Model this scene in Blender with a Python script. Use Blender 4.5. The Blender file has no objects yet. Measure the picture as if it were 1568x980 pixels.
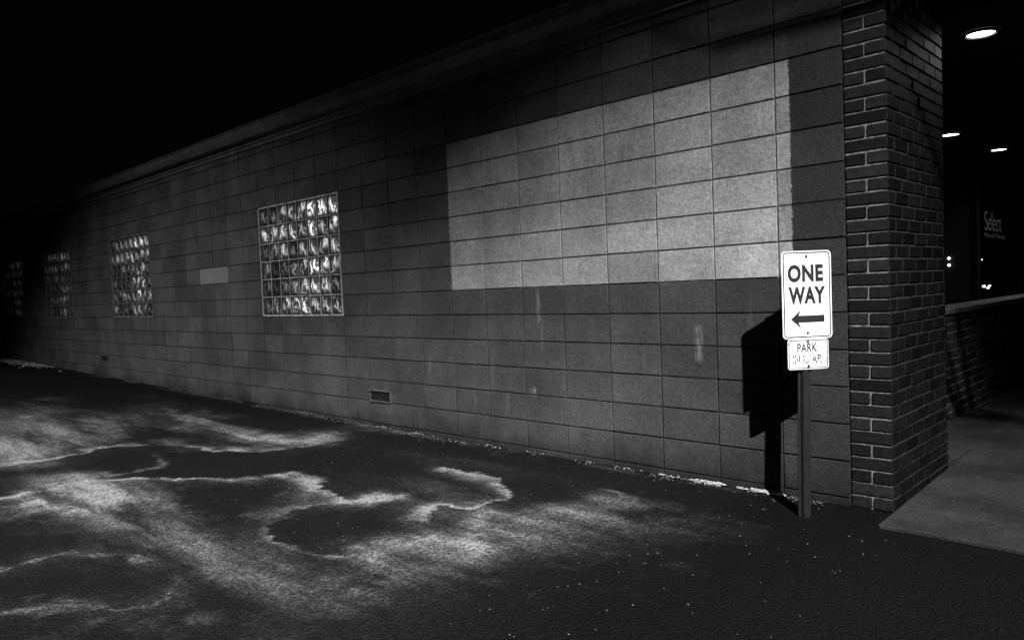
import bpy, bmesh, math, random
import numpy as np
from mathutils import Matrix, Vector
random.seed(7); rng=np.random.RandomState(3)
sc=bpy.context.scene; COL=sc.collection
BW=.4064; BH=.2032; Z0=6.2*BH

# ------------------------------------------------------------ helpers
def empty(name,parent=None,loc=(0,0,0)):
    o=bpy.data.objects.new(name,None);o.location=loc;COL.objects.link(o)
    if parent:o.parent=parent
    return o
def mesh_obj(name,verts,faces,mat,parent=None,smooth=False):
    me=bpy.data.meshes.new(name);me.from_pydata([tuple(v) for v in verts],[],faces);me.update()
    if mat:me.materials.append(mat)
    if smooth:
        for p in me.polygons:p.use_smooth=True
    o=bpy.data.objects.new(name,me);COL.objects.link(o)
    if parent:o.parent=parent
    return o
class MB:
    def __init__(s):s.v=[];s.f=[]
    def box(s,x0,x1,y0,y1,z0,z1):
        b=len(s.v)
        s.v+=[(x0,y0,z0),(x1,y0,z0),(x1,y1,z0),(x0,y1,z0),(x0,y0,z1),(x1,y0,z1),(x1,y1,z1),(x0,y1,z1)]
        s.f+=[tuple(b+i for i in q) for q in ((0,3,2,1),(4,5,6,7),(0,1,5,4),(1,2,6,5),(2,3,7,6),(3,0,4,7))]
    def make(s,name,mat,parent=None):return mesh_obj(name,s.v,s.f,mat,parent)
def bevel(o,w,seg=1):
    m=o.modifiers.new("b",'BEVEL');m.width=w;m.segments=seg;m.limit_method='ANGLE'

class NT:
    def __init__(s,name):
        s.m=bpy.data.materials.new(name);s.m.use_nodes=True;s.t=s.m.node_tree;s.t.nodes.clear()
        s.out=s.n('ShaderNodeOutputMaterial');s.p=s.n('ShaderNodeBsdfPrincipled');s.l(s.p.outputs[0],s.out.inputs[0])
    def n(s,t,**k):
        x=s.t.nodes.new(t)
        for a,b in k.items():setattr(x,a,b)
        return x
    def l(s,a,b):s.t.links.new(a,b)
    def put(s,sock,v):
        if isinstance(v,bpy.types.NodeSocket):s.l(v,sock)
        else:sock.default_value=v
    def math(s,op,a,b=0.,c=None,clamp=False):
        x=s.n('ShaderNodeMath',operation=op,use_clamp=clamp);s.put(x.inputs[0],a);s.put(x.inputs[1],b)
        if c is not None:s.put(x.inputs[2],c)
        return x.outputs[0]
    def coord(s):return s.n('ShaderNodeTexCoord').outputs['Object']
    def scale(s,vec,sx,sy,sz,loc=(0,0,0)):
        x=s.n('ShaderNodeMapping');s.l(vec,x.inputs[0]);x.inputs['Scale'].default_value=(sx,sy,sz);x.inputs['Location'].default_value=loc;return x.outputs[0]
    def noise(s,vec,sc,det=3,rough=.55,dist=0):
        x=s.n('ShaderNodeTexNoise');s.l(vec,x.inputs['Vector']);x.inputs['Scale'].default_value=sc;x.inputs['Detail'].default_value=det;x.inputs['Roughness'].default_value=rough;x.inputs['Distortion'].default_value=dist;return x.outputs['Fac']
    def vor(s,vec,sc,feat='F1'):
        x=s.n('ShaderNodeTexVoronoi',feature=feat);s.l(vec,x.inputs['Vector']);x.inputs['Scale'].default_value=sc;return x.outputs['Distance']
    def rng(s,v,a,b,c=0.,d=1.):
        x=s.n('ShaderNodeMapRange',interpolation_type='SMOOTHSTEP');s.put(x.inputs[0],v)
        for i,q in enumerate((a,b,c,d)):s.put(x.inputs[i+1],q)
        return x.outputs[0]
    def mix(s,f,a,b):return s.math('ADD',s.math('MULTIPLY',a,s.math('SUBTRACT',1.,f)),s.math('MULTIPLY',b,f))
    def attr(s,name):return s.n('ShaderNodeAttribute',attribute_name=name).outputs['Fac']
    def color(s,v):
        if isinstance(v,(int,float)):s.p.inputs['Base Color'].default_value=(v,v,v,1)
        else:s.l(v,s.p.inputs['Base Color'])
    def rough(s,v):s.put(s.p.inputs['Roughness'],v)
    def bump(s,h,st=.5,d=.01):
        x=s.n('ShaderNodeBump');s.l(h,x.inputs['Height']);x.inputs['Strength'].default_value=st;x.inputs['Distance'].default_value=d;s.l(x.outputs[0],s.p.inputs['Normal'])
def simple(name,v,rough=.7,var=.3,scl=20,metal=0,bump=.2,bd=.002):
    t=NT(name);c=t.coord();n=t.noise(c,scl,3)
    t.color(t.rng(n,.25,.75,v*(1-var),v*(1+var)));t.rough(rough);t.p.inputs['Metallic'].default_value=metal
    if bump:t.bump(t.noise(c,scl*6,2),bump,bd)
    return t.m
def emis(name,s):
    t=NT(name);t.color(.8);t.p.inputs['Emission Color'].default_value=(1,1,1,1);t.p.inputs['Emission Strength'].default_value=s;return t.m

# ------------------------------------------------------------ materials
def wall_mat():
    t=NT("painted_concrete_block");c=t.coord()
    s=t.n('ShaderNodeSeparateXYZ');t.l(c,s.inputs[0]);X,Y,Z=s.outputs
    edge=t.math('MULTIPLY',t.math('SUBTRACT',t.noise(c,14,3,.7),.5),.05)
    Xw=t.math('ADD',X,edge);Zw=t.math('ADD',Z,t.math('MULTIPLY',edge,.45))
    def step(v,a,w=.004):return t.rng(v,a-w,a+w)
    def boxm(x0,x1,z0,z1,w=.004):
        a=t.math('MULTIPLY',step(Xw,x0,w),t.math('SUBTRACT',1.,step(Xw,x1,w)))
        b=t.math('MULTIPLY',step(Zw,z0,w),t.math('SUBTRACT',1.,step(Zw,z1,w)))
        return t.math('MULTIPLY',a,b)
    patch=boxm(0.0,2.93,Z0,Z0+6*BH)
    small=boxm(-12*BW,-10*BW,Z0+BH,Z0+2*BH)
    blotch=t.noise(c,1.4,5,.7);fine=t.noise(c,38,4,.75);bv=t.attr("bv")
    base=t.rng(blotch,.28,.72,.056,.115)
    corner_shade=t.rng(t.math('ADD',X,t.math('MULTIPLY',blotch,.5)),1.7,3.1)  # wall colour darkens toward the corner, painted light falloff
    base=t.math('MULTIPLY',base,t.math('SUBTRACT',1.,t.math('MULTIPLY',corner_shade,.48)))
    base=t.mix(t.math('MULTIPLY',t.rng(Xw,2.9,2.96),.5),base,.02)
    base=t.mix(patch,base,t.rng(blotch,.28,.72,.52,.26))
    base=t.mix(small,base,.24)
    base=t.math('MULTIPLY',base,bv)
    base=t.math('MULTIPLY',base,t.rng(fine,.2,.8,.6,1.35))
    drn=t.noise(t.scale(c,60,1,9),1,3,.7)
    dm=0
    for x0,x1,z0,z1,a in ((.955,.985,1.0,1.25,.45),(.99,1.01,.77,.98,.3),(2.29,2.335,.76,.98,.35),(.87,.92,.45,.5,.45),(-.35,-.32,.55,.7,.2),(.6,.62,.3,.45,.2)):
        b=t.math('MULTIPLY',boxm(x0,x1,z0,z1,.02),a);b=t.math('MULTIPLY',b,t.rng(drn,.35,.6))
        dm=b if isinstance(dm,int) else t.math('MAXIMUM',dm,b)
    runs=t.math('MULTIPLY',t.rng(t.noise(t.scale(c,7,1,.9),1,4,.65),.60,.74),.10)
    runs=t.math('MULTIPLY',runs,boxm(.05,2.9,.3,1.25,.03))
    dm=t.math('MAXIMUM',dm,runs)
    base=t.mix(dm,base,.45)
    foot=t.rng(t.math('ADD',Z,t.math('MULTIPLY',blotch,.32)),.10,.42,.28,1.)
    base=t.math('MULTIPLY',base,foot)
    stain=t.rng(t.noise(t.scale(c,3.2,1,1.6,(4,0,2)),1,5,.7),.56,.74)
    base=t.math('MULTIPLY',base,t.math('SUBTRACT',1.,t.math('MULTIPLY',stain,.38)))
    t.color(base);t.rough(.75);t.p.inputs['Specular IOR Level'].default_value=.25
    h=t.math('ADD',t.math('MULTIPLY',t.rng(t.vor(c,150),.0,.45),.5),t.noise(c,70,4,.8))
    t.bump(h,1.,.010);return t.m
def brick_mat(name,a,b):
    t=NT(name);c=t.coord();bv=t.attr("bv")
    n=t.noise(c,30,4,.7)
    t.color(t.math('MULTIPLY',t.rng(n,.25,.75,a,b),bv));t.rough(.5);t.p.inputs['Specular IOR Level'].default_value=.22;t.bump(t.noise(c,120,3,.7),.7,.004);return t.m
def ground_mat():
    t=NT("worn_asphalt");c=t.coord();d=t.attr("dust");edge_shade=t.attr("edge_shade")
    n1=t.noise(c,9,6,.8);n2=t.noise(c,45,4,.8)
    agg=t.vor(c,85)
    grain=t.noise(c,140,3,.85)
    k=t.math('ADD',d,t.math('MULTIPLY',t.math('SUBTRACT',n1,.5),t.math('ADD',.12,t.math('MULTIPLY',d,1.5))))
    k=t.math('MAXIMUM',k,0.)
    k=t.math('POWER',k,1.3)
    gk=t.math('MULTIPLY',k,t.rng(t.math('ADD',t.math('MULTIPLY',grain,.55),t.math('MULTIPLY',n2,.45)),.42,.60,.08,1.9))
    base=t.math('ADD',t.rng(agg,.1,.6,.002,.011),t.math('MULTIPLY',gk,.40))
    spark=t.math('MULTIPLY',t.rng(grain,.64,.74),.05)
    base=t.math('MINIMUM',t.math('ADD',base,spark),.5)
    t.color(t.math('MULTIPLY',base,edge_shade))
    t.rough(t.rng(k,.02,.25,.7,.95));t.p.inputs['Specular IOR Level'].default_value=.10
    t.bump(t.math('ADD',agg,t.math('MULTIPLY',n2,1.4)),.95,.012);return t.m
def walk_mat():
    t=NT("concrete_sidewalk");c=t.coord();n=t.noise(c,2.5,5,.65);f=t.noise(c,90,3,.8)
    b=t.math('MULTIPLY',t.rng(n,.3,.7,.016,.04),t.rng(f,.25,.75,.5,1.45))
    t.color(b);t.rough(.85);t.p.inputs['Specular IOR Level'].default_value=.15;t.bump(f,.8,.005);return t.m
def glass_mat():
    t=NT("wavy_glass_block")
    uvn=t.n('ShaderNodeUVMap');uvn.uv_map="UVMap"
    s=t.n('ShaderNodeSeparateXYZ');t.l(uvn.outputs[0],s.inputs[0]);u,v,_=s.outputs
    r=t.attr("rnd");lum=t.attr("lum")
    nz=t.noise(t.coord(),9,3,.55)
    wob=t.math('MULTIPLY',t.math('SUBTRACT',nz,.5),1.5)
    def crescent(u0,bend,w,ph,vc,vh,k=1.):
        cu=t.math('ADD',u0,t.math('MULTIPLY',t.math('SINE',t.math('ADD',t.math('MULTIPLY',v,3.6),t.math('ADD',ph,r))),bend))
        ww=t.math('ADD',w,t.math('MULTIPLY',nz,w*.8))
        q=t.math('DIVIDE',t.math('SUBTRACT',t.math('ADD',u,wob),cu),ww)
        p=t.math('DIVIDE',t.math('SUBTRACT',t.math('ADD',v,t.math('MULTIPLY',r,.10*k)),vc),vh)
        p=t.math('MULTIPLY',p,p);p=t.math('MULTIPLY',p,p)
        return t.math('EXPONENT',t.math('MULTIPLY',t.math('ADD',t.math('MULTIPLY',q,q),p),-1.))
    a=crescent(.20,.07,.04,.4,.5,.38,-1.);b=crescent(.60,.09,.07,1.2,.56,.30);c3=crescent(.86,.05,.03,.0,.4,.3,1.6)
    d4=crescent(.38,.12,.03,3.,.42,.22,-1.5)
    em=t.math('ADD',t.math('MULTIPLY',a,.7),t.math('ADD',t.math('MULTIPLY',b,1.2),t.math('ADD',t.math('MULTIPLY',c3,.6),t.math('MULTIPLY',d4,.45))))  # bright streaks painted as emission instead of light through the glass
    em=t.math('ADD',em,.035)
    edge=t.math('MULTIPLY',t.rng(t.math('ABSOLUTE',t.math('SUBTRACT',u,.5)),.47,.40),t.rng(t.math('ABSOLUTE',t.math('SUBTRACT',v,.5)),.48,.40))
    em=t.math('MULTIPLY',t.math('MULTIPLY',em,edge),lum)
    t.color(.02);t.rough(.12);t.p.inputs['Emission Color'].default_value=(1,1,1,1);t.l(em,t.p.inputs['Emission Strength'])
    t.bump(nz,.6,.03);return t.m
M_wall=wall_mat();M_brick=brick_mat("dark_brick",.006,.016);M_brick2=brick_mat("shaded_front_brick",.002,.007);M_brick3=brick_mat("dark_brick_low",.02,.05)  # front brick is a darker copy with that face's shade in its colour
M_ground=ground_mat();M_walk=walk_mat();M_glass=glass_mat()
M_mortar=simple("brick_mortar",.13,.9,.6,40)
M_mortar2=simple("shaded_front_mortar",.014,.9,.7,14)  # mortar of the pier front, its shade put into the colour
M_fascia=simple("painted_metal_fascia",.12,.5,.3,6)
M_roof=simple("roofing",.03,.9)
M_dark=simple("dark_metal",.012,.5,.3,20)
M_post=simple("painted_steel_post",.007,.5,.5,25)
M_signw=simple("sign_white_sheeting",.80,.45,.07,9,bump=.05)
M_black=simple("sign_black_ink",.012,.5,.2)
M_soffit=simple("soffit_panel",.02,.8)
M_dglass=simple("dark_storefront_glass",.006,.08,.1,bump=0)
M_stone=simple("pale_rubble",.36,.9,.5,60)
M_grit=simple("grit",.13,.9,.6,60)
M_disc=emis("downlight_lens",14);M_dot=emis("light_dot_glow",3)
M_text=emis("window_lettering",.035)

# ------------------------------------------------------------ building
bld=empty("commercial_building")
def gz(x):return .0095*max(0.,-x)
wins=[-4,-16,-25,-33]
def in_win(i,j):return -1<=j<5 and any(w-4<=i<w for w in wins)
V=[];Fc=[];bvl=[]
def addblock(x0,x1,z0,z1,val):
    g=.0046+rng.uniform(-.001,.001);b=.003;y=rng.uniform(-.002,.002);b0=len(V);ty=rng.uniform(-.0018,.0018,4)
    V.extend([(x0+g,.006,z0+g),(x1-g,.006,z0+g),(x1-g,.006,z1-g),(x0+g,.006,z1-g),
      (x0+g+b,y+ty[0],z0+g+b),(x1-g-b,y+ty[1],z0+g+b),(x1-g-b,y+ty[2],z1-g-b),(x0+g+b,y+ty[3],z1-g-b)])
    Fc.extend([(b0+4,b0+5,b0+6,b0+7),(b0,b0+1,b0+5,b0+4),(b0+1,b0+2,b0+6,b0+5),(b0+2,b0+3,b0+7,b0+6),(b0+3,b0,b0+4,b0+7)])
    bvl.extend([val]*5)
for i in range(-76,8):
    for j in range(-7,10):
        if in_win(i,j):continue
        z0=max(Z0+j*BH,-.05);z1=min(Z0+(j+1)*BH,3.1)
        if z1-z0<.03:continue
        addblock(i*BW,min((i+1)*BW,3.225),z0,z1,float(np.clip(rng.normal(1,.10),.75,1.25)))
def bed(x0,x1,z0,z1):
    b0=len(V);V.extend([(x0,.0065,z0),(x1,.0065,z0),(x1,.0065,z1),(x0,.0065,z1)]);Fc.append((b0,b0+1,b0+2,b0+3));bvl.append(.35)
wz0=Z0-BH;wz1=Z0+5*BH
bed(-76*BW,3.23,-.05,wz0);bed(-76*BW,3.23,wz1,3.1)
xs=[-76*BW]
for w in reversed(wins):xs+=[(w-4)*BW,w*BW]
xs.append(3.23)
for a in range(0,len(xs),2):bed(xs[a],xs[a+1],wz0,wz1)
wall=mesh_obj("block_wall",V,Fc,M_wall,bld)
at=wall.data.attributes.new("bv",'FLOAT','FACE');at.data.foreach_set('value',bvl)
mb=MB();mb.box(-30.9,-.55,.25,9.,-.1,3.1);mb.box(-.549,3.2,.25,.985,-.1,3.1);mb.make("wall_core",M_roof,bld)
mb=MB();mb.box(-30.9,3.42,-.02,9.1,3.103,3.16);mb.make("roof_deck",M_roof,bld)
mb=MB();mb.box(-30.9,3.42,-.035,-.0225,3.0,3.19)
prof=[(-.036,3.05),(-.11,3.05),(-.135,3.10),(-.135,3.165),(-.148,3.168),(-.148,3.18),(-.125,3.18),(-.125,3.10),(-.10,3.06),(-.036,3.06)]
b0=len(mb.v)
for x in (-30.9,3.42):mb.v+=[(x,y,z) for y,z in prof]
n=len(prof)
for k in range(n):mb.f.append((b0+k,b0+(k+1)%n,b0+n+(k+1)%n,b0+n+k))
mb.make("gutter_fascia",M_fascia,bld)
mb=MB();mb.box(-30.9,3.225,-.018,-.0045,2.96,2.9975);mb.box(-30.9,3.225,-.021,-.005,2.998,3.1);mb.make("fascia_trim",M_fascia,bld)

def window(wi,amp):
    par=empty("glass_block_window",bld)
    x0=(wi-4)*BW;x1=wi*BW;z0=wz0;z1=wz1
    NX,NZ=8,6;mt=.010;fr=.016
    m=MB()
    m.box(x0,x0+fr,-.004,.06,z0,z1);m.box(x1-fr,x1,-.004,.06,z0,z1)
    m.box(x0+fr,x1-fr,-.004,.06,z0,z0+fr);m.box(x0+fr,x1-fr,-.004,.06,z1-fr,z1)
    ix0,ix1,iz0,iz1=x0+fr,x1-fr,z0+fr,z1-fr
    cw=(ix1-ix0)/NX;ch=(iz1-iz0)/NZ
    for k in range(1,NX):m.box(ix0+k*cw-mt/2,ix0+k*cw+mt/2,.004,.05,iz0,iz1)
    for k in range(1,NZ):m.box(ix0,ix1,.0055,.049,iz0+k*ch-mt/2,iz0+k*ch+mt/2)
    m.make("mortar_grid",simple("window_mortar",.40 if amp>.9 else .15,.8,.5,12),par)  # far windows get a darker mortar colour to look less lit
    v=[];f=[];uv=[];rn=[];lm=[]
    for a in range(NX):
        for b in range(NZ):
            px0=ix0+a*cw+mt/2;px1=ix0+(a+1)*cw-mt/2;pz0=iz0+b*ch+mt/2;pz1=iz0+(b+1)*ch-mt/2
            r=rng.uniform(-2.2,2.2);G=4;b0=len(v)
            fx=(a+.5)/NX;fz=(b+.5)/NZ
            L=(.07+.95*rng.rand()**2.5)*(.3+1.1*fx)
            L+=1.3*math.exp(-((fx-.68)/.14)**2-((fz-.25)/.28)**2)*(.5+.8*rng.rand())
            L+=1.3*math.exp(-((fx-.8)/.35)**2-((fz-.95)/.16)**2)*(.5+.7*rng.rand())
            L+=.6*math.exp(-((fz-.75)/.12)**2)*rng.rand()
            for p in range(G+1):
                for q in range(G+1):
                    uu,vv=q/G,p/G
                    pil=.012*(1-min(1,(max(abs(uu-.5),abs(vv-.5))*2)**3))
                    v.append((px0+(px1-px0)*uu,.014-pil,pz0+(pz1-pz0)*vv))
            for p in range(G):
                for q in range(G):
                    k=b0+p*(G+1)+q;f.append((k,k+1,k+G+2,k+G+1))
                    uv+=[(q/G,p/G),((q+1)/G,p/G),((q+1)/G,(p+1)/G),(q/G,(p+1)/G)]
                    rn.append(r);lm.append(L*amp)
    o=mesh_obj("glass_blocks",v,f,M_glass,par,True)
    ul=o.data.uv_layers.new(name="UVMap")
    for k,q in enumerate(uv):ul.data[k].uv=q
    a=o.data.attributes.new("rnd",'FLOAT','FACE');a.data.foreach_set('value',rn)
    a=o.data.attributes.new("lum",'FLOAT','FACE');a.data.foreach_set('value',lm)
    m=MB();m.box(x0,x1,.061,.07,z0,z1);m.make("back_pane",M_dark,par)
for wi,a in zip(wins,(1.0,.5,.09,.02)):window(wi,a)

M_vent=simple("vent_metal",.10,.5,.4,30)
def vent(x,z,w=.33,h=.115):
    p=empty("wall_vent",bld,(x,0,z));m=MB()
    m.box(0,w,-.02,-.003,0,.012);m.box(0,w,-.03,-.003,h-.012,h);m.box(0,.012,-.02,-.003,.012,h-.012);m.box(w-.012,w,-.02,-.003,.012,h-.012)
    m.make("vent_frame",M_vent,p)
    m=MB();m.box(.0125,w-.0125,-.0035,-.0025,.0125,h-.0125)
    m.make("vent_opening",M_dark,p)
    m=MB()
    for k in range(3):
        z=.022+k*.028;b=len(m.v);m.v+=[(.0125,-.016,z),(w-.0125,-.016,z),(w-.0125,-.004,z+.018),(.0125,-.004,z+.018)];m.f.append((b,b+1,b+2,b+3))
    m.make("louvres",M_dark,p)
vent(-1.22,.245);vent(-8.8,.33)

# ------------------------------------------------------------ brickwork
CH=.0705;MT=.011
def brickface(name,parent,axis,fixed,a0,a1,z0,z1,header_mode=False,mat=None):
    v=[];f=[];bv=[]
    nz=int(round((z1-z0)/CH))
    for c in range(nz):
        za=z0+c*CH+MT/2;zb=z0+(c+1)*CH-MT/2
        if header_mode:segs=[(a0,a1)] if c%2 else [(a0,a0+(a1-a0)*.5),(a0+(a1-a0)*.5,a1)]
        else:
            L=.203+MT;off=-(L*.5) if c%2 else 0;segs=[];s=a0+off
            while s<a1-.01:
                segs.append((max(s,a0),min(s+L,a1)));s+=L
        for s0,s1 in segs:
            if s1-s0<.03:continue
            l0=s0+(MT/2 if s0>a0+1e-4 else 0);l1=s1-(MT/2 if s1<a1-1e-4 else 0)
            p=rng.uniform(-.002,.002);e=.003;b0=len(v);jz=rng.uniform(-.0015,.0015)
            def P(t,d,z):return (t,fixed+d,z+jz) if axis=='x' else (fixed-d,t,z+jz)
            v+=[P(l0,.012,za),P(l1,.012,za),P(l1,.012,zb),P(l0,.012,zb),P(l0+e,p,za+e),P(l1-e,p,za+e),P(l1-e,p,zb-e),P(l0+e,p,zb-e)]
            f+=[(b0+4,b0+5,b0+6,b0+7),(b0,b0+1,b0+5,b0+4),(b0+1,b0+2,b0+6,b0+5),(b0+2,b0+3,b0+7,b0+6),(b0+3,b0,b0+4,b0+7)]
            bv+=[float(rng.uniform(.4,1.6))]*5
    o=mesh_obj(name,v,f,mat or M_brick,parent)
    at=o.data.attributes.new("bv",'FLOAT','FACE');at.data.foreach_set('value',bv)
    return o
pil=empty("brick_pier",bld)
brickface("bricks_alley_face",pil,'x',-.004,3.232,3.443,.0,3.1,True)
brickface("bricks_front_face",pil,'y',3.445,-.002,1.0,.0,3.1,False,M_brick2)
m=MB();m.box(3.2305,3.4355,.0045,.992,-.05,3.101);m.make("mortar_core",M_mortar,pil)
m=MB();m.box(3.4357,3.4375,.0047,.9922,-.05,3.101);m.make("front_mortar",M_mortar2,pil)
m=MB();m.box(3.19,3.52,-.05,1.015,3.192,3.25);m.make("cap",M_roof,pil)
lw=empty("low_brick_wall")
brickface("bricks",lw,'y',3.08,1.0,11.0,.07,.92,False,M_brick3)
m=MB();m.box(2.86,3.072,.9935,11.,-.05,.921);m.make("mortar_core",simple("low_wall_mortar",.30,.9,.4,40),lw)
m=MB();m.box(2.84,3.10,.9945,11.02,.9215,.965);o=m.make("coping",simple("coping_stone",.14,.8),lw);bevel(o,.006)
sf=empty("storefront",bld)
m=MB();m.box(1.9,1.99,8.3,16,.0,2.79);m.make("display_glass",M_dglass,sf)
m=MB()
for y in (8.3,11,13.7,15.9):m.box(1.97,2.03,y,y+.07,0,2.79)
m.box(1.975,2.025,8.37,15.9,.3,.37);m.box(1.975,2.025,8.37,15.9,2.6,2.66);m.make("mullions",M_dark,sf)
m=MB();m.box(-.4,1.89,8.31,8.4,0,2.79);m.box(-.5,-.41,1.2,8.3,0,2.79);m.make("recess_wall",M_dark,sf)
def text_mesh(name,body,mat,parent,width,height,origin,right,up,offset=.0):
    c=bpy.data.curves.new("tmp",'FONT');c.body=body;c.align_x='CENTER';c.align_y='CENTER';c.size=1;c.offset=offset;c.extrude=0
    if len(body)<5:c.space_character=1.10
    o=bpy.data.objects.new("tmp",c);COL.objects.link(o);dg=bpy.context.evaluated_depsgraph_get();dg.update()
    me=bpy.data.meshes.new_from_object(o.evaluated_get(dg));bpy.data.objects.remove(o)
    co=np.array([v.co for v in me.vertices]);mn=co.min(0);mx=co.max(0);ce=(mn+mx)/2
    R=Vector(right);U=Vector(up);O=Vector(origin)
    for v in me.vertices:
        q=O+R*((v.co.x-ce[0])/(mx[0]-mn[0])*width)+U*((v.co.y-ce[1])/(mx[1]-mn[1])*height);v.co=q
    me.materials.clear();me.materials.append(mat)
    t=bpy.data.objects.new(name,me);COL.objects.link(t);t.parent=parent;return t
text_mesh("window_lettering","Select",M_text,sf,1.05,.28,(1.995,9.28,2.0),(0,1,0),(0,0,1),-.015)
text_mesh("window_lettering_small","Physical Therapy",M_text,sf,1.3,.08,(1.995,9.4,1.78),(0,1,0),(0,0,1),-.01)
cn=empty("entrance_canopy",bld)
m=MB();m.box(-.5,4.3,1.02,16,2.80,3.09);o=m.make("soffit_box",M_soffit,cn);bevel(o,.01)
def lamp(name,kind,loc,power,target=None,parent=None,angle=None,blend=1,radius=.05,scale=None):
    l=bpy.data.lights.new(name,kind);l.energy=power
    if kind=='SPOT':l.spot_size=math.radians(angle);l.spot_blend=blend
    l.shadow_soft_size=radius
    o=bpy.data.objects.new(name,l);COL.objects.link(o);o.location=loc
    if target is not None:
        o.rotation_euler=(Vector(target)-Vector(loc)).to_track_quat('-Z','Y').to_euler()
    if scale:o.scale=scale
    if parent:o.parent=parent
    return o
def disc(name,x,y,z,r,mat,parent,seg=32):
    v=[(x+r*math.cos(a*2*math.pi/seg),y+r*math.sin(a*2*math.pi/seg),z) for a in range(seg)]
    return mesh_obj(name,v,[tuple(range(seg))[::-1]],mat,parent)
for (x,y,pw) in ((3.53,1.56,24),(2.39,5.41,26),(2.5,7.17,12)):
    g=empty("recessed_downlight",cn)
    disc("lens",x,y,2.792,.078 if y<2 else .085,M_disc,g)
    seg=32;v=[];f=[]
    for k in range(seg):
        a=k*2*math.pi/seg
        for r,z in ((.086,2.7925),(.088,2.784),(.108,2.788),(.11,2.7995)):v.append((x+r*math.cos(a),y+r*math.sin(a),z))
    for k in range(seg):
        for q in range(3):
            a=k*4+q;b=((k+1)%seg)*4+q;f.append((a,b,b+1,a+1))
    mesh_obj("trim_ring",v,f,M_dark,g)
    lamp("bulb",'SPOT',(x,y,2.77),pw,(x,y,0),g,150,.6,.06)
def ball(name,loc,r,mat,parent):
    me=bpy.data.meshes.new(name);bm=bmesh.new();bmesh.ops.create_icosphere(bm,subdivisions=2,radius=r);bm.to_mesh(me);bm.free()
    me.materials.append(mat);o=bpy.data.objects.new(name,me);o.location=loc;COL.objects.link(o);o.parent=parent;return o
g=empty("storefront_light_dots",sf)  # glowing balls added as stand-ins for points of light at the storefront
for k,(x,y,z,r) in enumerate(((1.63,8.29,1.46,.02),(1.63,8.29,1.36,.02),(2.0,8.65,1.03,.018),(2.0,8.9,1.0,.014),(2.0,9.0,1.03,.012),(2.0,8.5,1.42,.012))):
    ball("light_dot_%d"%k,(x,y,z),r,M_dot,g)

# ------------------------------------------------------------ sidewalk
sw=MB()
ys=[-.30,.03,1.5,3.0,4.5,6.0,7.5,9,12,16,24]
def wz(y):return .02+.06*min(1,max(0,(y+.3)/1.8))
for a in range(len(ys)-1):
    for (xa,xb) in ((3.455,4.95),(4.95,6.4)):
        y0=ys[a]+.005;y1=ys[a+1]-.005;x0=xa+.005;x1=xb-.005;b0=len(sw.v)
        if y0>1 :x0=3.09 if xa<4 else x0
        sw.v+=[(x0,y0,-.1),(x1,y0,-.1),(x1,y1,-.1),(x0,y1,-.1),(x0,y0,wz(y0)),(x1,y0,wz(y0)),(x1,y1,wz(y1)),(x0,y1,wz(y1))]
        sw.f+=[tuple(b0+i for i in q) for q in ((0,3,2,1),(4,5,6,7),(0,1,5,4),(1,2,6,5),(2,3,7,6),(3,0,4,7))]
sw.box(3.09,3.45,1.04,1.49,-.1,.079)
o=sw.make("sidewalk",M_walk);bevel(o,.007,2)

# ------------------------------------------------------------ ground
def vnoise(x,y,s,seed):
    r=np.random.RandomState(seed).rand(256,256);fx=x*s;fy=y*s
    ix=np.floor(fx).astype(int);iy=np.floor(fy).astype(int);tx=fx-ix;ty=fy-iy
    tx=tx*tx*(3-2*tx);ty=ty*ty*(3-2*ty);g=lambda a,b:r[a%256,b%256]
    return (g(ix,iy)*(1-tx)+g(ix+1,iy)*tx)*(1-ty)+(g(ix,iy+1)*(1-tx)+g(ix+1,iy+1)*tx)*ty-.5
def fbm(x,y,s,seed,o=5,g=.55):
    r=0;a=1
    for k in range(o):r=r+a*vnoise(x,y,s*2**k,seed+k);a*=g
    return r
def dense(lo,hi,st,far):
    c=list(np.arange(lo,hi+1e-6,st));l=[];s=st;x=lo
    while x>-far:s*=1.25;x-=s;l.append(x)
    r=[];s=st;x=hi
    while x<far:s*=1.25;x+=s;r.append(x)
    return np.array(l[::-1]+c+r)
gx=dense(-6.,4.2,.016,250);gy=dense(-3.7,.1,.016,250)
XX,YY=np.meshgrid(gx,gy);x=XX.ravel();y=YY.ravel()
wx=x+.12*fbm(x,y,2.5,1,6,.68);wy=y+.12*fbm(x,y,2.5,41,6,.68)
near=(x>-7)&(x<5)&(y>-5)&(y<1)
def catmull(P,n=6):
    P=[np.array(p,float) for p in P];P=[2*P[0]-P[1]]+P+[2*P[-1]-P[-2]];o=[]
    for i in range(1,len(P)-2):
        for k in range(n):
            t=k/n;a,b,c,d=P[i-1:i+3]
            o.append(.5*((2*b)+(-a+c)*t+(2*a-5*b+4*c-d)*t*t+(-a+3*b-3*c+d)*t**3))
    o.append(P[-2]);return o
def dist(P):
    C=catmull(P);D=np.full(x.shape,9.);q=near
    X=wx[q];Y=wy[q];d=np.full(X.shape,9.);sg_=np.zeros(X.shape);n=len(C)-1
    for i in range(n):
        a,b=C[i],C[i+1];ab=b-a;t=np.clip(((X-a[0])*ab[0]+(Y-a[1])*ab[1])/(ab@ab+1e-9),0,1)
        dd=np.hypot(X-a[0]-t*ab[0],Y-a[1]-t*ab[1]);u=dd<d;d[u]=dd[u]
        cr=ab[0]*(Y-a[1])-ab[1]*(X-a[0]);sg_[u]=np.sign(cr[u])
    D[q]=d;S=np.zeros(x.shape);S[q]=sg_;return D,S
dust=np.zeros(x.shape)
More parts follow.
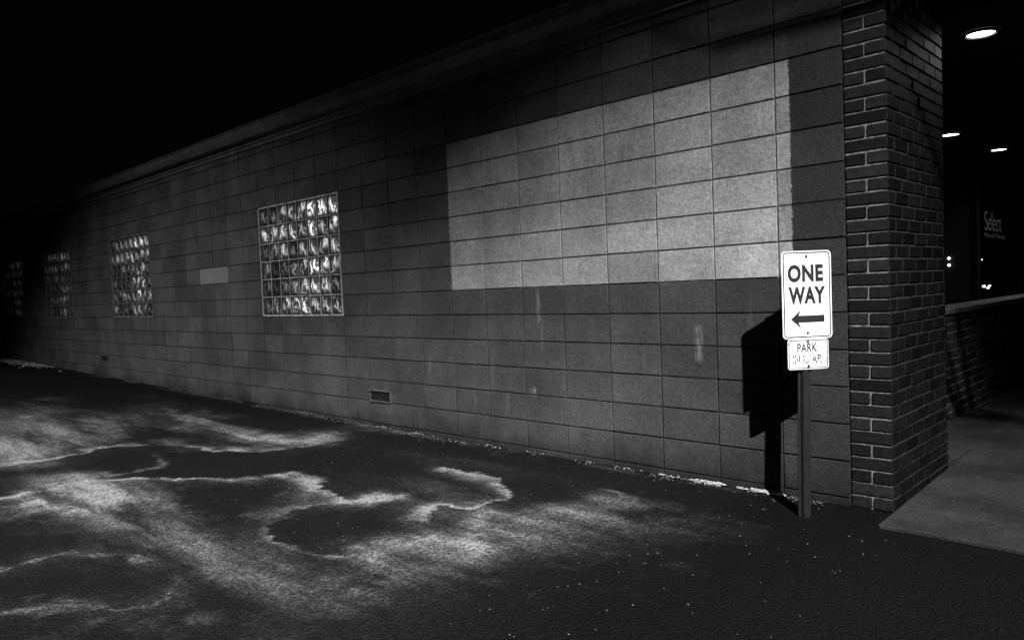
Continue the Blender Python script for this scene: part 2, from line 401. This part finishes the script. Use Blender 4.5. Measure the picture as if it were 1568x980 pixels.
def blob(cx,cy,rx,ry,ang,amp,pw=1.):
    global dust
    c,s=math.cos(ang),math.sin(ang);dx=wx-cx;dy=wy-cy
    u=(dx*c+dy*s)/rx;v=(-dx*s+dy*c)/ry;dust=dust+amp*np.exp(-((u*u+v*v)**pw))
modu=np.clip(.85+1.2*fbm(x,y,1.6,8,4),.25,1.5)
wid=np.clip(1+1.8*fbm(x,y,4,61,4),.4,2.6)
def line(P,w,amp,halo=0,hw=.2,side=0):
    """evaporation line: crisp on one side, fading on the other"""
    global dust
    d,s=dist(P);k=np.where(s*side>0,2.6,.5) if side else 1.
    dust=np.maximum(dust,amp*modu*np.exp(-(d/(w*k*wid))**1.3))
    if halo:dust=dust+halo*np.exp(-(d/hw)**2)*(np.where(s*side>=0,1.2,.1) if side else 1)
A=math.radians(44)
blob(-3.2,-2.25,.7,1.3,A,.62,1.5);blob(-4.8,-2.8,1.2,1.5,A,.5)
line([(-4.62,-.80),(-3.3,-.9),(-2.34,-1.03),(-1.6,-1.0),(-1.12,-.80),(-1.15,-.30)],.14,.55,.12,.3)
blob(-1.7,-1.0,.7,.18,-.05,.4)
blob(-.95,-2.62,.85,.30,0,.75,1.5);blob(.5,-2.58,1.2,.18,0,.40,1.5);blob(1.7,-2.62,.5,.13,0,.22)
blob(.2,-2.85,.8,.22,0,.15)
blob(2.08,-.95,.30,.36,.3,.60,2.);blob(1.86,-1.5,.12,.38,A,.60)
blob(2.35,-1.3,.55,.22,A,.32);blob(.6,-.5,.8,.25,0,.08);blob(1.7,-2.0,.5,.5,0,.12);blob(1.2,-1.1,.9,.35,.2,.10);blob(1.9,-1.9,.3,.9,A,.15)
dust=dust+.55*np.clip(fbm(x,y,1.5,90,7,.70)-.15,0,.5)*near
def pool_or_shade(cx,cy,rx,ry,ang,k=1.,pw=2.):
    global dust
    c,s=math.cos(ang),math.sin(ang);dx=wx-cx;dy=wy-cy
    u=(dx*c+dy*s)/rx;v=(-dx*s+dy*c)/ry;dust=dust*(1-k*np.exp(-((u*u+v*v)**pw)))
pool_or_shade(1.18,-1.92,.42,.27,.25,.95,3);pool_or_shade(1.24,-2.97,.2,.16,A,.98,3)
pool_or_shade(-1.55,-2.25,.95,.22,1.05,.9);pool_or_shade(-.6,-1.75,.9,.2,.55,.85);pool_or_shade(1.6,-.78,.35,.28,0,.8)
pool_or_shade(-6.3,-.85,2.2,.45,0,.9);pool_or_shade(-.2,-1.05,.7,.28,.1,.8);pool_or_shade(.35,-2.05,.4,.25,.3,.65);pool_or_shade(2.9,-2.3,2.0,.34,.70,.7);pool_or_shade(.3,-3.1,.45,.14,.3,.8)  # the long near ellipse paints shade over the foreground
line([(-2.6,-3.2),(-2.29,-2.80),(-2.17,-2.41),(-2.27,-2.04),(-1.96,-1.67),(-1.35,-1.48),(-.99,-1.26),(-.90,-.96)],.04,1.,.12,.22,1)
line([(-2.12,-1.93),(-1.74,-1.83),(-1.2,-1.95),(-1.13,-2.08),(-1.12,-2.31)],.028,.35)
line([(-1.3,-3.3),(-1.17,-3.03),(-1.14,-2.73),(-1.13,-2.44),(-.76,-2.13),(-.21,-1.67),(-.11,-1.42),(.23,-1.47),(.51,-1.61),(.78,-1.62),(.87,-1.44)],.030,.95,.10,.2,-1)
line([(.87,-1.44),(.77,-1.66),(.63,-1.94),(.77,-2.15),(1.07,-2.28),(1.41,-2.27),(1.64,-2.15),(1.72,-1.97),(1.69,-1.74)],.018,.8,.10,.14,-1)
line([(1.46,-1.55),(1.35,-1.32),(1.53,-1.27),(1.51,-1.03),(1.32,-.79),(1.03,-.68),(.69,-.69)],.022,.75,.10,.14,1)
line([(1.88,-.48),(2.16,-.56),(2.31,-.92),(2.55,-1.14),(2.75,-1.18)],.020,.5)
line([(.3,-3.6),(.45,-3.36),(.47,-3.14),(.72,-2.92),(1.0,-2.8)],.020,.45,.08,.15)
line([(1.27,-2.82),(1.45,-2.95),(1.45,-3.08),(1.20,-3.21),(1.06,-3.49)],.018,.5,.08,.12)
line([(1.9,-2.6),(2.1,-2.3),(2.0,-2.0),(1.75,-1.95)],.020,.35)
line([(2.2,-2.1),(2.35,-1.75),(2.55,-1.6),(2.6,-1.3)],.018,.25)
dust=dust+.20*np.exp(-((y+.07)/.04)**2)*np.clip(.2+2.4*vnoise(x,y,4,22),0,1)*(x<3.0)
dust=dust*(1-.8*np.exp(-((y+.30)/.16)**2))
dust=dust*np.clip(.85+1.1*fbm(x*.55,y*3.2,2.0,31,5,.65),.2,1.6)
shade_fade=np.clip((3.3-x)/1.0,0,1);dust=dust*(.15+.85*shade_fade)  # dust thinned to the right to paint in the light's falloff
far=np.clip((np.hypot(x,y)-9)/8,0,1);dust=dust*(1-far)+.1*far
dust=np.clip(dust,0,1.1)
edge_shade=.30+.70*np.clip((2.9+.3*fbm(x,y,1.5,70,4)-x-.12*(y+1))/.9,0,1)  # shade painted into the asphalt colour, darker to the right
z=.0095*np.clip(-x,0,30)+np.where(near,.012*vnoise(x,y,1.3,5)+.004*vnoise(x,y,6,6),0)*np.clip((-y-.02)*3,0,1)
z=z-np.where((x>3.475)&(y>-.28)&(x<6.38),.08,0)
nx,ny=len(gx),len(gy)
me=bpy.data.meshes.new("asphalt_ground")
me.vertices.add(nx*ny);me.vertices.foreach_set('co',np.stack([x,y,z],1).astype(np.float32).ravel())
idx=np.arange(nx*ny).reshape(ny,nx)
q=np.stack([idx[:-1,:-1],idx[:-1,1:],idx[1:,1:],idx[1:,:-1]],-1).reshape(-1,4);nf=len(q)
me.loops.add(nf*4);me.loops.foreach_set('vertex_index',q.ravel().astype(np.int32))
me.polygons.add(nf);me.polygons.foreach_set('loop_start',(np.arange(nf)*4).astype(np.int32))
me.update();me.validate()
a=me.attributes.new("dust",'FLOAT','POINT');a.data.foreach_set('value',dust.astype(np.float32))
a=me.attributes.new("edge_shade",'FLOAT','POINT');a.data.foreach_set('value',edge_shade.astype(np.float32))
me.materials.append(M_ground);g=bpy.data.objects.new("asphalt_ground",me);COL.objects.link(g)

v=[];f=[]
def stone(px,py,pz,r,flat=.6):
    b0=len(v);base=[(1,0,0),(-1,0,0),(0,1,0),(0,-1,0),(0,0,1),(0,0,-1)];a=random.random()*6.28
    for q in base:
        k=r*random.uniform(.6,1.3);X=q[0]*math.cos(a)-q[1]*math.sin(a);Y=q[0]*math.sin(a)+q[1]*math.cos(a)
        v.append((px+X*k*1.3,py+Y*k,pz+q[2]*k*flat))
    for t in ((0,2,4),(2,1,4),(1,3,4),(3,0,4),(2,0,5),(1,2,5),(3,1,5),(0,3,5)):f.append(tuple(b0+i for i in t))
for cx,w,nn,rr in ((2.33,.04,70,.012),(2.43,.03,50,.012),(2.6,.02,14,.009),(2.74,.05,90,.013),(2.05,.04,16,.008),(1.75,.05,18,.007),(1.4,.05,12,.006),(.9,.05,12,.006),(.45,.06,18,.007),(-.5,.06,18,.007),(-1.0,.05,14,.007),(-2.4,.1,20,.007),(-4.2,.2,30,.008),(-12.6,.5,200,.03),(-14.0,.4,150,.04)):
    for k in range(nn):
        X=random.gauss(cx,w);stone(X,-.014-abs(random.gauss(0,.018 if cx>-5 else .15)),gz(X)+random.uniform(0,.014),rr*random.uniform(.4,1.2))
mesh_obj("rubble",v,f,M_stone)
v=[];f=[]
for k in range(2200):
    X=random.uniform(-9,3.1);d=abs(random.gauss(0,.06))+.012
    if vnoise(np.array([X]),np.array([0.]),2.3,77)[0]<-.1:continue
    stone(X,-d,gz(X)+.002,random.uniform(.002,.007)*(1.9 if random.random()<.06 else 1))
for k in range(600):
    X=random.uniform(-2,3.6);Y=random.uniform(-2.4,-.1);stone(X,Y,.004,random.uniform(.0015,.0045))
mesh_obj("loose_grit",v,f,M_grit)

# ------------------------------------------------------------ sign
sg=empty("one_way_sign",None,(3.115,-.295,0))
th=math.radians(50);Rv=Vector((math.cos(th),math.sin(th),0));Nv=Vector((math.sin(th),-math.cos(th),0));Uv=Vector((0,0,1))
def rrect(w,h,r,seg=8):
    o=[]
    for cx,cy,a0 in ((w/2-r,h/2-r,0),(-w/2+r,h/2-r,90),(-w/2+r,-h/2+r,180),(w/2-r,-h/2+r,270)):
        for k in range(seg+1):
            a=math.radians(a0+90*k/seg);o.append((cx+r*math.cos(a),cy+r*math.sin(a)))
    return o
def flat(name,polys,mat,par,off,zc,thick=0):
    v=[];f=[]
    for P in polys:
        b0=len(v)
        for a,b in P:v.append(Rv*a+Uv*(zc+b)+Nv*off)
        n=len(P);f.append(tuple(range(b0,b0+n)))
        if thick:
            for a,b in P:v.append(Rv*a+Uv*(zc+b)+Nv*(off-thick))
            f.append(tuple(range(b0+2*n-1,b0+n-1,-1)))
            for k in range(n):f.append((b0+k,b0+n+k,b0+n+(k+1)%n,b0+(k+1)%n))
    return mesh_obj(name,v,f,mat,par)
def ring(name,w,h,r,t,mat,par,off,zc):
    A_=rrect(w,h,r);B_=rrect(w-2*t,h-2*t,max(r-t,.002));v=[];f=[];n=len(A_)
    for a,b in A_+B_:v.append(Rv*a+Uv*(zc+b)+Nv*off)
    for k in range(n):f.append((k,(k+1)%n,n+(k+1)%n,n+k))
    return mesh_obj(name,v,f,mat,par)
W,H=.268,.455;zc=1.165
flat("plate",[rrect(W,H,.022)],M_signw,sg,.03,zc,.003)
ring("border",W-.014,H-.014,.017,.006,M_black,sg,.0306,zc)
def txt(name,b,w,h,cx,cz,mat=M_black,off=.0308,o=.022):
    return text_mesh(name,b,mat,sg,w,h,Rv*cx+Uv*cz+Nv*off,Rv,Uv,offset=o)
txt("text_one","ONE",.192,.090,-.006,zc+.5*H-.255*H,o=.046)
txt("text_way","WAY",.200,.090,0,zc+.5*H-.505*H,o=.046)
az=zc+.5*H-.775*H
flat("arrow",[[(-.090,0),(-.034,.048),(-.048,.018),(.092,.018),(.092,-.018),(-.048,-.018),(-.034,-.048)]],M_black,sg,.0308,az)
def worn(lo):
    t=NT("worn_sign_ink");c=t.coord();n=t.noise(c,30,4,.7);t.color(t.rng(n,lo,lo+.06,.015,.7));t.rough(.5);return t.m
def wornplate():
    t=NT("scuffed_white_plate");c=t.coord();n=t.noise(c,26,5,.75);t.color(t.rng(n,.34,.48,.40,.74));t.rough(.5);return t.m
zs=.857
flat("lower_plate",[rrect(.222,.158,.016)],wornplate(),sg,.03,zs,.003)
ring("lower_border",.212,.148,.012,.004,M_black,sg,.0306,zs)
txt("text_park","PARK",.108,.046,-.005,zs+.034,worn(.60),o=.016)
txt("text_rear","IN REAR",.160,.046,-.005,zs-.026,worn(.50),o=.014)
def bolt(a,z):
    v=[];f=[];s=10
    for k in range(s):
        an=k*2*math.pi/s;v.append(Rv*(a+.007*math.cos(an))+Uv*(z+.007*math.sin(an))+Nv*.031)
    for k in range(s):
        an=k*2*math.pi/s;v.append(Rv*(a+.005*math.cos(an))+Uv*(z+.005*math.sin(an))+Nv*.036)
    for k in range(s):f.append((k,(k+1)%s,s+(k+1)%s,s+k))
    f.append(tuple(range(s,2*s)));mesh_obj("bolt",v,f,M_black,sg)
bolt(0,zc+H/2-.030);bolt(0,zc-H/2+.030);bolt(0,zs+.067);bolt(0,zs-.062)
prof=[(-.034,.0),(-.034,.005),(-.018,.005),(-.014,.026),(.014,.026),(.018,.005),(.034,.005),(.034,0),(.022,0),(.017,.021),(-.017,.021),(-.022,0)]
v=[];f=[]
for zz,sh in ((-.1,-.028),(zc+H/2-.01,0)):
    for a,b in prof:v.append(Rv*(a+sh)+Nv*b+Uv*zz)
n=len(prof)
for k in range(n):f.append((k,(k+1)%n,n+(k+1)%n,n+k))
f.append(tuple(range(n,2*n)))
mesh_obj("post",v,f,M_post,sg)

# ------------------------------------------------------------ off-frame lamps: the main street lamp and an added fill lamp
M_slens=emis("street_or_fill_lens",8)
def street_or_fill_lamp(px,py,h,hx,hy,power,target,angle,scale=None,r=.12):
    p=empty("street_or_fill_lamp");m=MB();s=14
    v=[];f=[]
    for (c,r_) in [((px,py,0),.11),((px,py,h*.6),.085),((px,py,h+.2),.06)]:
        for k in range(s):v.append((c[0]+r_*math.cos(k*2*math.pi/s),c[1]+r_*math.sin(k*2*math.pi/s),c[2]))
    for q in range(2):
        for k in range(s):f.append((q*s+k,q*s+(k+1)%s,(q+1)*s+(k+1)%s,(q+1)*s+k))
    mesh_obj("pole",v,f,M_post,p)
    d=Vector((hx-px,hy-py,0));d.normalize();e=Vector((-d.y,d.x,0))*.03
    a=Vector((px,py,h+.15));b=Vector((hx,hy,h+.25))
    c=[a-e,a+e,b+e,b-e];up=Vector((0,0,.06));bb=len(m.v)
    m.v+=[tuple(q) for q in c]+[tuple(q+up) for q in c]
    m.f+=[tuple(bb+i for i in q) for q in ((0,3,2,1),(4,5,6,7),(0,1,5,4),(1,2,6,5),(2,3,7,6),(3,0,4,7))]
    m.box(hx-.25,hx+.25,hy-.15,hy+.15,h+.15,h+.33)
    o=m.make("arm_and_head",M_post,p);bevel(o,.01)
    disc("lens",hx,hy,h+.14,.12,M_slens,p)
    return lamp("bulb",'SPOT',(hx,hy,h),power,target,p,angle,1,r,scale)
street_or_fill_lamp(12.0,-8.0,9.1,10.5,-7.3,21500,(-.1,-1.9,-2.3),54,(1,.60,1),.08)
street_or_fill_lamp(-2,-15.5,9,-2,-14,9000,(-6.0,-2.0,-1.1),60,(1,.60,1),.12)  # added fill lamp, brightens the left wall and ground

# bare tree beside the street; its branches cross the lamp's beam
tv=[];tf=[];rt=random.Random(5)
def limb(p,d,r,L,depth):
    p=Vector(p);d=Vector(d).normalized();segs=5;s=6 if r<.05 else 9
    pts=[]
    for k in range(segs+1):
        rr=r*(1-.45*k/segs)
        z=d.orthogonal().normalized();w=d.cross(z);b0=len(tv)
        for q in range(s):
            a=q*2*math.pi/s;tv.append(p+z*rr*math.cos(a)+w*rr*math.sin(a))
        if k:
            for q in range(s):tf.append((b0-s+q,b0-s+(q+1)%s,b0+(q+1)%s,b0+q))
        pts.append((p.copy(),d.copy(),rr))
        d=(d+Vector((rt.uniform(-.16,.16),rt.uniform(-.16,.16),rt.uniform(-.06,.16)))).normalized();p=p+d*L/segs
    if depth>0:
        for _ in range(3):
            q=rt.choice(pts[2:]);nd=(q[1]+Vector((rt.uniform(-.9,.9),rt.uniform(-.9,.9),rt.uniform(-.2,.6)))).normalized()
            limb(q[0],nd,q[2]*.6,L*.66,depth-1)
limb((6.6,-1.6,-.05),(0,0,1),.11,4.1,0)
for dd,L in (((-.65,-.6,.45),1.9),((-.3,-.7,.7),1.9),((-.8,-.1,.9),1.4),((.5,.1,1),1.5)):
    limb((6.6,-1.6,3.95),dd,.036,L,3)
mesh_obj("bare_tree",tv,tf,simple("bark",.06,.9,.4,12))

# ------------------------------------------------------------ world, moon
w=bpy.data.worlds.new("World");sc.world=w;w.use_nodes=True;nt=w.node_tree;bg=nt.nodes['Background']
sky=nt.nodes.new('ShaderNodeTexSky');sky.sky_type='NISHITA';sky.sun_disc=False;sky.sun_elevation=math.radians(2);sky.sun_rotation=math.radians(120)
bwn=nt.nodes.new('ShaderNodeRGBToBW');nt.links.new(sky.outputs[0],bwn.inputs[0]);nt.links.new(bwn.outputs[0],bg.inputs[0]);bg.inputs[1].default_value=.0004
l=bpy.data.lights.new("moon",'SUN');l.energy=.005;l.angle=math.radians(.5);o=bpy.data.objects.new("moon",l);COL.objects.link(o)
o.rotation_euler=Vector((-1.1,1,-1.15)).to_track_quat('-Z','Y').to_euler()

# ------------------------------------------------------------ camera
cam=bpy.data.cameras.new("camera");co=bpy.data.objects.new("camera",cam);COL.objects.link(co);sc.camera=co
cam.sensor_width=36;cam.lens=26.555;cam.clip_end=1000;cam.clip_start=.05
ps,tt,ro=.77241,-.04021,-.03863
F=Vector((-math.sin(ps)*math.cos(tt),math.cos(ps)*math.cos(tt),math.sin(tt)));R0=Vector((math.cos(ps),math.sin(ps),0));U0=R0.cross(F)
R=R0*math.cos(ro)+U0*math.sin(ro);U=U0*math.cos(ro)-R0*math.sin(ro)
co.matrix_world=Matrix((( R.x,U.x,-F.x,4.7713),(R.y,U.y,-F.y,-4.1851),(R.z,U.z,-F.z,1.251),(0,0,0,1)))
sc.view_settings.view_transform='Standard';sc.view_settings.look='None';sc.view_settings.exposure=0
